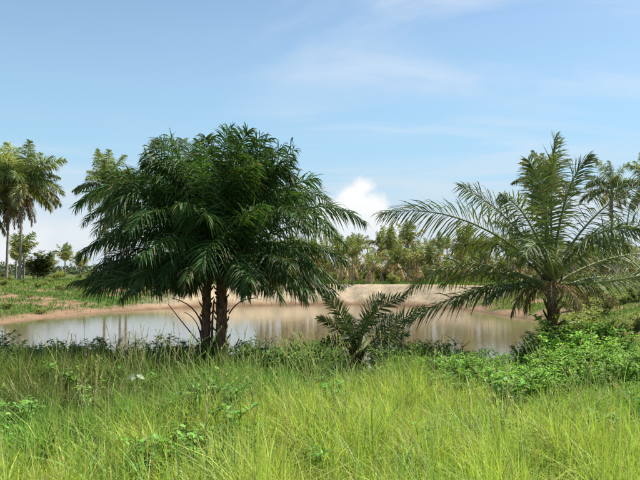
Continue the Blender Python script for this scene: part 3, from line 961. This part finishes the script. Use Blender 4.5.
def plant_proto(seed, H, spread, nst, per, leaf_len, leaf_w, col, droop=0.3, stem_col=(0.08, 0.10, 0.03), branch=2, leaf_start=0.15):
    rng = np.random.default_rng(seed)
    stem = Bag()
    LP, LD, LN = [], [], []
    for s in range(nst):
        az = rng.uniform(0, 2 * np.pi); sp = spread * math.sqrt(rng.random())
        h = H * rng.uniform(0.55, 1.05)
        root = np.array([math.cos(az), math.sin(az), 0]) * sp * 0.35
        top = np.array([math.cos(az) * sp, math.sin(az) * sp, h])
        mid = (root + top) / 2 + np.array([0, 0, h * 0.12]) + rng.normal(0, .03, 3)
        axes = [(root, mid, top, 0.006 + 0.004 * H)]
        for b in range(branch):
            t = rng.uniform(0.3, 0.8)
            p = (1 - t) ** 2 * root + 2 * t * (1 - t) * mid + t * t * top
            a2 = rng.uniform(0, 2 * np.pi); bl = h * rng.uniform(0.25, 0.45)
            e = p + np.array([math.cos(a2) * bl * .8, math.sin(a2) * bl * .8, bl * 0.6])
            axes.append((p, (p + e) / 2 + np.array([0, 0, bl * .15]), e, 0.004 + 0.002 * H))
        for (p0, p1, p2, r) in axes:
            t = np.linspace(0, 1, 5)[:, None]
            c = (1 - t) ** 2 * p0 + 2 * t * (1 - t) * p1 + t * t * p2
            stem.add(*tube(c, np.linspace(r, r * 0.4, 5), 4, stem_col))
            k = max(3, int(per / (1 + branch)))
            tt = rng.uniform(leaf_start, 1.0, k)[:, None]
            q = (1 - tt) ** 2 * p0 + 2 * tt * (1 - tt) * p1 + tt * tt * p2
            a3 = rng.uniform(0, 2 * np.pi, k)
            d = np.stack([np.cos(a3), np.sin(a3), rng.uniform(-0.2, 0.7, k)], -1)
            LP.append(q); LD.append(d)
            LN.append(np.stack([rng.normal(0, .3, k), rng.normal(0, .3, k), np.ones(k)], -1))
    P = np.concatenate(LP); D = np.concatenate(LD); Nn = np.concatenate(LN)
    n = len(P)
    c = np.array(col)[None] * rng.uniform(0.65, 1.4, (n, 1))
    c = c * (1 + rng.normal(0, .08, (n, 3)))
    L = leaf_len * rng.uniform(0.55, 1.2, n)
    V, F, C = leaves(P, D, Nn, L, L * leaf_w * rng.uniform(.8, 1.2, n), np.clip(c, 0.005, 1))
    fol = clean_mesh('foliage', V, F, C)
    fol.materials.append(MAT_WEED)
    st = stem.mesh('stem', True)
    st.materials.append(MAT_STEM)
    return fol, st


def put_plant(name, proto, x, y, s, rz, label, cat, group=None, sink=0.02):
    o = link(name, None, loc=(x, y, gz(x, y) - sink), label=label, cat=cat, group=group)
    o.rotation_euler = (0, 0, rz)
    o.scale = (s, s, s)
    link('foliage', proto[0], None, o)
    link('stem', proto[1], None, o)
    return o


def near_what(px):
    for lim, w in ((70, 'beside the rounded left bushes'), (180, 'below the left fronds of the dense palm'), (250, 'at the foot of the two brown trunks'),
                   (320, 'between the trunks and young palm'), (385, 'round the small young palm'), (700, 'between young palm and bright shrubs')):
        if px < lim:
            return w


def plants():
    rng = np.random.default_rng(31)
    bright = [plant_proto(500 + k, 0.62, 0.5, 22, 80, 0.062, 0.44, (0.25, 0.44, 0.085), branch=3) for k in range(4)]
    mid = [plant_proto(520 + k, 0.7, 0.35, 14, 46, 0.075, 0.42, (0.13, 0.22, 0.05)) for k in range(4)]
    dark = [plant_proto(540 + k, 0.75, 0.3, 11, 40, 0.07, 0.5, (0.12, 0.23, 0.05)) for k in range(4)]
    tallw = [plant_proto(560 + k, 1.0, 0.22, 5, 34, 0.07, 0.34, (0.075, 0.11, 0.035), branch=3) for k in range(3)]
    # bright shrubs below the open palm
    def lab(px, Y):
        a = 'bright green shrub '
        b = 'on the thicket front ' if Y < 10 else 'amid the thicket ' if Y < 11.4 else 'behind in the thicket '
        c = 'next to the small young palm' if px < 470 else 'below the left fronds of the open palm' if px < 535 else 'by the open palm trunk' if px < 585 else 'beyond the open palm trunk'
        return a + b + c
    for i in range(140):
        px = rng.uniform(392, 690) if i % 3 else rng.uniform(392, 500); Y = rng.uniform(8.7, 12.6)
        hump = (0.78 + 0.35 * math.exp(-((px - 575) / 55) ** 2)) * (0.8 + 0.05 * (Y - 8.7))
        if px < 450:
            hump *= 0.95
        hump *= rng.choice([0.7, 0.85, 1.0, 1.15])
        X = at(px, 300, Y)[0]
        put_plant('leafy_shrub', bright[i % 4] if i % 9 else mid[i % 4], X, Y, hump * rng.uniform(0.8, 1.1), rng.uniform(0, 6.28), lab(px, Y), 'shrub', 'bright shrubs below the open palm')
    for i in range(7):
        px = (536, 545, 556, 566, 578, 590, 604)[i]
        Y = 12.5 - 0.1 * (i % 3)
        X = at(px, 300, Y)[0]
        put_plant('climbing_shrub', bright[(i + 1) % 4], X, Y, (0.95, 1.05, 1.25, 1.5, 1.6, 1.5, 1.3)[i], rng.uniform(0, 6.28),
                  'taller light green shrub climbing round the trunk of the open palm', 'shrub', 'shrubs round the open palm trunk')
    # rounded bush at the left edge
    for i, (px, Y, s) in enumerate(((2, 12.6, 1.35), (14, 12.9, 1.15), (-8, 12.2, 1.2), (26, 13.2, .9))):
        X = at(px, 300, Y)[0]
        put_plant('bank_bush', mid[i % 4], X, Y, s, i * 1.3, 'mid green rounded bush at the left end of the near bank', 'bush', 'bushes at the left end of the bank')
    # dark weeds along the water's edge
    for i in range(170):
        px = rng.uniform(10, 440); Y = rng.uniform(10.2, 13.6)
        X = at(px, 300, Y)[0]
        if 332 < px < 388 and Y < 11.9:
            continue
        p = dark[i % 4] if rng.random() < 0.65 else mid[i % 4]
        put_plant('bank_weed', p, X, Y, rng.uniform(0.55, 1.0), rng.uniform(0, 6.28), 'green leafy weed on the near bank ' + near_what(px), 'weed', 'weeds along the near bank')
    for i, px in enumerate((62, 78, 97, 118, 124, 139, 176, 187, 268, 300, 322, 333, 387, 398, 455)):
        Y = rng.uniform(12.4, 14.0)
        X = at(px, 300, Y)[0]
        put_plant('tall_weed', tallw[i % 3], X, Y, rng.uniform(0.8, 1.1), rng.uniform(0, 6.28), 'slender upright weed with small leaves ' + near_what(px), 'weed', 'slender weeds against the water')
    # low weeds in the foreground grass
    low = [plant_proto(580 + k, 0.5, 0.26, 8, 20, 0.085, 0.55, (0.18, 0.33, 0.07), branch=1) for k in range(3)]
    herb = [plant_proto(590 + k, 0.42, 0.24, 6, 22, (0.05, 0.06, 0.10)[k], (0.5, 0.3, 0.42)[k], ((0.15, 0.26, 0.05), (0.20, 0.30, 0.07), (0.15, 0.30, 0.065))[k], branch=2) for k in range(3)]
    for i in range(90):
        px = rng.uniform(-10, 650); Y = 5.2 + 4.2 * rng.random()
        X = at(px, 300, Y)[0]
        put_plant('meadow_herb', herb[i % 3], X, Y, rng.uniform(0.6, 1.1), rng.uniform(0, 6.28), ('small-leaved bushy herb', 'narrow-leaved yellowish herb', 'large-leaved green herb')[i % 3] + ' growing through the meadow grass ' + (
            'before the bright shrubs' if px > 420 else 'before the young palm' if px > 315 else 'before the dense palm' if px > 165 else 'near the whitish-leaved plant'), 'herb', 'herbs in the meadow grass')
    for i, (px, Y, s) in enumerate(((178, 5.9, .75), (190, 5.6, .8), (162, 5.7, .7), (205, 6.0, .75), (20, 6.4, 1.0), (34, 6.8, 1.0), (8, 5.9, .9),
                                    (196, 7.4, .95), (250, 5.6, .8), (120, 6.9, .8), (420, 6.1, .75), (600, 6.6, .8), (330, 6.8, .7), (90, 7.9, .9), (70, 8.6, 1.0), (212, 8.8, 1.0))):
        X = at(px, 300, Y)[0]
        put_plant('meadow_weed', low[i % 3], X, Y, s, i * 1.7, 'low broad-leaved green weed in the grass ' + ('before the bright shrubs' if px > 420 else 'before the young palm' if px > 240 else 'before the dense palm' if px > 150 else 'near the whitish-leaved plant'), 'weed', 'broad-leaved weeds in the grass')
    # pale plant with whitish top leaves
    r = np.random.default_rng(9)
    Y = 8.3
    b = at(141, 432, Y)
    base = np.array([b[0], Y, gz(b[0], Y)])
    o = link('pale_plant', None, loc=base, label='single slender plant with whitish green top leaves in the left grass', cat='plant')
    topp = at(136, 374, Y) - base
    c = np.array([[0, 0, 0], [topp[0] * .3 + .01, 0, topp[2] * .5], topp])
    v, f, t = tube(c, [.007, .006, .004], 5, (0.30, 0.32, 0.17))
    link('stem', mesh_from('stem', v, f, t, True), MAT_STEM, o)
    P = np.array([topp, topp - [0, 0, .01], topp - [0, 0, .02], topp - [0, 0, .03], topp * .62, topp * .55, topp * .42, topp * .36, topp * .5])
    D = np.array([[-.9, -.2, -.45], [.95, -.2, -.3], [.2, .1, .9], [-.2, -.9, -.2], [.8, 0, .3], [-.8, -.2, .2], [.6, -.5, .2], [-.7, .2, .2], [.2, -.9, 0]])
    Ls = np.array([.13, .13, .07, .11, .07, .07, .06, .06, .06])
    V, F, C = leaves(P, D, np.array([[0, -.5, 1.0]] * 9) + r.normal(0, .15, (9, 3)), Ls, Ls * .62, np.repeat(np.array([[.38, .44, .27]]), 9, 0))
    for k in range(9):
        sub = slice(k * 7, k * 7 + 7)
        Fk = np.array([[0, 2, 1, 1], [0, 3, 2, 2], [1, 2, 6, 4], [2, 3, 5, 6]])
        link('leaf', clean_mesh('leaf', V[sub], Fk, C[sub]), MAT_WEED, o)
    # dark round bush and low scrub on the left plain
    bush = [plant_proto(600 + k, 2.6, 1.6, 30, 46, 0.42, 0.5, (0.11, 0.14, 0.055)) for k in range(2)]
    gbush = [plant_proto(610 + k, 2.0, 1.8, 26, 46, 0.34, 0.42, (0.25, 0.29, 0.10)) for k in range(3)]
    c = at(38, 278, 90)
    put_plant('round_bush', bush[0], c[0], 90, 1.45, 0.4, 'dark green round bush beside the small palm on the left plain', 'bush')
    for i in range(26):
        px = rng.uniform(-40, 140); Y = rng.uniform(78, 170)
        X = at(px, 275, Y)[0]
        put_plant('plain_shrub', gbush[i % 3], X, Y, rng.uniform(0.3, 0.62), rng.uniform(0, 6.28), 'low green shrub scattered on the grassy left plain', 'shrub', 'shrubs on the left plain')
    for i in range(40):
        px = rng.uniform(-20, 130); Y = rng.uniform(38, 72)
        X = at(px, 275, Y)[0]
        if pond_sd(np.array([X]), np.array([Y]))[0] > 1.5:
            put_plant('bank_shrub', gbush[i % 3], X, Y, rng.uniform(0.1, 0.28), rng.uniform(0, 6.28), 'knee-high green scrub plant on the grassy bank before the tall palms', 'scrub', 'scrub on the left bank')
    for i in range(36):
        px = rng.uniform(570, 690); Y = rng.uniform(24, 58)
        X = at(px, 275, Y)[0]
        put_plant('slope_shrub', gbush[i % 3], X, Y, rng.uniform(0.25, 0.5), rng.uniform(0, 6.28), 'low green shrub on the patchy slope right of the pond', 'shrub', 'shrubs on the right slope')
    for i in range(60):
        px = rng.uniform(200, 670); Y = rng.uniform(56.6, 80)
        X = at(px, 275, Y)[0]
        put_plant('undergrowth_shrub', gbush[i % 3], X, Y, rng.uniform(0.3, 0.6), rng.uniform(0, 6.28), 'green undergrowth shrub at the foot of the palm row', 'shrub', 'undergrowth below the palm row')


plants()


# ---------------------------------------------------------------- grass (stuff)
def blades(x, y, z, h, w, lean, az, col, tipcol, rows=4, seed=0):
    rng = np.random.default_rng(seed)
    n = len(x)
    s = np.linspace(0, 1, rows)
    wp = np.interp(s, [0, 0.35, 0.75, 1], [0.8, 1.0, 0.6, 0.06])
    dirv = np.stack([np.cos(az), np.sin(az), np.zeros(n)], -1)
    fa = az + np.pi / 2 + rng.normal(0, .5, n)
    wd = np.stack([np.cos(fa), np.sin(fa), np.zeros(n)], -1)
    P = np.stack([x, y, z], -1)
    bend = lean[:, None] * s[None] ** 1.8
    ctr = P[:, None] + dirv[:, None] * (h[:, None] * bend)[..., None]
    ctr[..., 2] += h[:, None] * (s[None] - 0.35 * lean[:, None] * s[None] ** 2.5)
    hw = (0.5 * w[:, None] * wp[None])[..., None]
    V = np.stack([ctr - wd[:, None] * hw, ctr + wd[:, None] * hw], 2).reshape(-1, 3)
    a = (np.arange(n)[:, None] * rows * 2 + np.arange(rows - 1)[None] * 2)
    F = np.stack([a, a + 1, a + 3, a + 2], -1).reshape(-1, 4)
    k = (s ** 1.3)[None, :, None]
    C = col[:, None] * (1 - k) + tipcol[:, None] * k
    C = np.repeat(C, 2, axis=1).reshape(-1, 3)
    return V, F, C


def grass():
    rng = np.random.default_rng(3)
    # near meadow
    n = 190000
    u = rng.random(n * 2)
    y = 3.2 + (14.6 - 3.2) * u ** 0.85
    x = rng.uniform(-1, 1, n * 2) * (y * 0.52 + 1.2)
    z, d = terrain(x, y, True)
    keep = (d > 0.6) & (rng.random(n * 2) < 0.5)
    x, y, z = x[keep], y[keep], z[keep]
    m = len(x)
    patch = fbm(x, y, 0.55, 50); patch2 = fbm(x, y, 1.6, 60); p3 = fbm(x, y, 0.25, 70)
    h = (0.20 + 0.36 * patch2) * rng.uniform(0.55, 1.25, m)
    h *= 1.08
    lean = np.abs(rng.normal(0.38, 0.36, m)); az = rng.uniform(0, 6.28, m) + 0.5 * np.sin(3 * x)
    lean = np.where(rng.random(m) < 0.12, lean + 0.7, lean)
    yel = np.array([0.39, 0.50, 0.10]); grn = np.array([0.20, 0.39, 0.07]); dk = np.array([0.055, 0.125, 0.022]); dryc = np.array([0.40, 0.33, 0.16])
    k = sstep(patch + 0.25 * (p3 - .5), 0.36, 0.62)[:, None]
    c = grn * (1 - k) + yel * k
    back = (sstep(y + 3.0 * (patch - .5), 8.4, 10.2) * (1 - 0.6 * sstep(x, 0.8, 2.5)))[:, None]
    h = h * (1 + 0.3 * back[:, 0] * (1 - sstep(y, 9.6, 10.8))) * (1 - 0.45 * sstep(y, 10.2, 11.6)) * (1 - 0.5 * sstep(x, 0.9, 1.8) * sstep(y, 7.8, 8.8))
    clump = sstep(fbm(x, y, 3.2, 140, 3), 0.36, 0.66)
    h = h * (0.62 + 0.75 * clump)
    h = h * (1 - 0.5 * np.exp(-((x / y - 0.055) / 0.05) ** 2) * sstep(y, 8.6, 9.6))
    c = c * (1 - back) + dk * back  # deeper green back band, with the shade under the palm mixed into its colour
    # palm shade painted as a dark brownish patch in the left grass
    shade = (np.exp(-(((x + 3.1) / 1.5) ** 2 + ((y - 7.9) / 1.2) ** 2)) * 1.35 * (0.5 + patch2)).clip(0, 0.85)[:, None]
    c = c * (1 - shade) + np.array([0.10, 0.12, 0.035]) * shade
    c = c * rng.uniform(0.7, 1.3, (m, 1)) * (1 + rng.normal(0, .06, (m, 3)))
    isd = rng.random(m) < 0.10
    c = np.where(isd[:, None], dryc * rng.uniform(0.6, 1.1, (m, 1)), c)
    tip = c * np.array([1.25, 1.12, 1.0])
    w = np.where(rng.random(m) < 0.18, rng.uniform(0.007, 0.013, m), rng.uniform(0.003, 0.007, m)) * (0.75 + 0.05 * y)
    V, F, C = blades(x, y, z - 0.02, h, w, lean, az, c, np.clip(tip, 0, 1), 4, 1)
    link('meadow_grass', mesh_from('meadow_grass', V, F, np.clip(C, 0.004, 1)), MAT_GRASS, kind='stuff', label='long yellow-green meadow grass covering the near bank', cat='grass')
    # broader arching blades in loose tufts
    nt = 420
    ty = 4.6 + 7.0 * rng.random(nt); tx = rng.uniform(-1, 1, nt) * (ty * 0.5 + .8)
    rep = rng.integers(6, 16, nt)
    x = np.repeat(tx, rep) + rng.normal(0, .05, rep.sum()); y = np.repeat(ty, rep) + rng.normal(0, .05, rep.sum())
    m = len(x)
    z = terrain(x, y)
    h = rng.uniform(0.35, 0.75, m); lean = np.abs(rng.normal(.65, .4, m))
    c = np.where(rng.random((m, 1)) < 0.25, np.array([[0.42, 0.40, 0.18]]), np.array([[0.22, 0.36, 0.09]])) * np.repeat(rng.uniform(.7, 1.25, nt), rep)[:, None] * rng.uniform(.85, 1.15, (m, 1))
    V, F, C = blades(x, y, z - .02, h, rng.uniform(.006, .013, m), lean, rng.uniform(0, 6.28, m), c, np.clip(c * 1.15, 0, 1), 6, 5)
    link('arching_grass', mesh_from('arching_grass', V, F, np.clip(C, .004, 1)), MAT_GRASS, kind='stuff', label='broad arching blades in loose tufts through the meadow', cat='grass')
    # banks on the far side and the plain
    n = 230000
    y = 14 + 86 * rng.random(n) ** 1.1
    x = rng.uniform(-1, 1, n) * (y * 0.52 + 2)
    z, d = terrain(x, y, True)
    sand, soil, nn = soil_masks(x, y, z, d)
    keep = (d > 0.5) & (rng.random(n) > sand * 1.0) & (rng.random(n) > soil * 0.96)
    x, y, z, d = x[keep], y[keep], z[keep], d[keep]
    m = len(x)
    patch = sstep(fbm(x, y, 0.13, 90), 0.38, 0.62)[:, None]
    c = np.array([0.13, 0.23, 0.045]) * (1 - patch) + np.array([0.21, 0.26, 0.065]) * patch
    c = c * rng.uniform(0.75, 1.3, (m, 1))
    h = rng.uniform(0.10, 0.30, m) * (0.75 + 0.006 * y)
    w = 0.012 + 0.0009 * y
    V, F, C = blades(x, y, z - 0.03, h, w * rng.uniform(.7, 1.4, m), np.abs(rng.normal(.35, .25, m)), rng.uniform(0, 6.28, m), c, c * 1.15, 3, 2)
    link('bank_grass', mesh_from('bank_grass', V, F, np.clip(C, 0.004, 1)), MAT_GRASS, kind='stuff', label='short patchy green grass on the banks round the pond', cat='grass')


grass()


def stalks():
    """tall pale seed stalks that stand out of the meadow, tuft by tuft"""
    rng = np.random.default_rng(88)
    spots = [(60, 8.2), (120, 8.8), (146, 9.4), (158, 9.6), (172, 9.9), (196, 9.8), (205, 9.2), (226, 9.0), (240, 9.6), (262, 9.6), (287, 9.4), (296, 8.8), (309, 9.6), (318, 9.2), (340, 9.9),
             (352, 9.0), (386, 9.2), (452, 8.2), (506, 7.2), (520, 6.4), (548, 6.0), (566, 6.2), (574, 8.2), (590, 9.0), (606, 7.4), (620, 9.2), (632, 7.0), (90, 6.6), (250, 6.8), (410, 7.0),
             (470, 6.0), (330, 6.0), (200, 6.0), (30, 7.4), (290, 6.4), (430, 8.6), (540, 9.4), (376, 7.8)]
    spots += [(rng.uniform(90, 345), rng.uniform(8.4, 10.2)) for _ in range(14)] + [(rng.uniform(0, 640), rng.uniform(5.6, 8.5)) for _ in range(14)]
    for i, (px, Y) in enumerate(spots):
        X = at(px, 300, Y)[0]
        base = np.array([X, Y, gz(X, Y) - 0.02])
        o = link('seed_stalk_tuft', None, loc=base, label='tuft of tall straw-coloured grass stalks ' + ('in front of the bright shrubs' if px > 420 else 'in front of the small young palm' if px > 315 else 'in front of the dense palm' if px > 165 else 'near the whitish-leaved plant'), cat='grass tuft', group='pale stalk tufts in the meadow')
        for k in range(rng.integers(3, 7)):
            h = rng.uniform(0.72, 1.12) * (1.0 if Y > 8 else 0.78)
            az = rng.uniform(0, 6.28); ln = rng.uniform(0.05, 0.55)
            t = np.linspace(0, 1, 8)
            off = rng.normal(0, .05, 2)
            P = np.stack([off[0] + math.cos(az) * ln * h * t ** 2, off[1] + math.sin(az) * ln * h * t ** 2, h * (t - 0.3 * ln * t ** 2.5)], -1)
            bag = Bag()
            col = np.array([0.52, 0.50, 0.22]) * rng.uniform(0.75, 1.15)
            bag.add(*tube(P, np.linspace(.0045, .0018, 8), 4, col))
            # seed head: short spikelets near the tip
            q = rng.uniform(0.78, 1.0, 14)
            pp = np.stack([np.interp(q, t, P[:, j]) for j in range(3)], -1)
            a3 = rng.uniform(0, 6.28, 14)
            dd = np.stack([np.cos(a3) * .5, np.sin(a3) * .5, np.ones(14)], -1)
            L = rng.uniform(.015, .035, 14)
            v, f, c = leaves(pp, dd, np.stack([np.cos(a3), np.sin(a3), np.zeros(14)], -1), L, L * .3, np.repeat(col[None] * 1.05, 14, 0))
            bag.add(v, f, c)
            V = np.concatenate(bag.V); F = np.concatenate(bag.F); T = np.concatenate(bag.T)
            link('stalk', clean_mesh('stalk', V, F, T), MAT_GRASS, o)


stalks()


# ---------------------------------------------------------------- far-off wood on the horizon (stuff)
def distant_wood():
    rng = np.random.default_rng(19)
    P, Nn, D, L, C = [], [], [], [], []
    for i in range(420):
        az = rng.uniform(-0.62, 0.62); Y = rng.uniform(210, 420)
        X = math.tan(az) * Y
        z = gz(X, Y)
        R = rng.uniform(2.0, 4.2)
        n = 70
        v = unit(rng.normal(0, 1, (n, 3))) * R * rng.uniform(.5, 1, (n, 1)) * np.array([1.5, 1.2, 0.75])
        P.append(v + np.array([X, Y, z + R * 0.55])); D.append(unit(rng.normal(0, 1, (n, 3)))); Nn.append(unit(v) + np.array([0, 0, .4]))
        L.append(rng.uniform(0.8, 1.7, n)); C.append(np.array([.09, .12, .06])[None] * rng.uniform(.6, 1.4) * rng.uniform(.7, 1.3, (n, 1)))
    L = np.concatenate(L)
    V, F, T = leaves(np.concatenate(P), np.concatenate(D), np.concatenate(Nn), L, L * .7, np.concatenate(C))
    link('distant_wood', clean_mesh('distant_wood', V, F, T), MAT_FAR, kind='stuff', label='far-off line of scrub and trees along the horizon', cat='wood')


distant_wood()
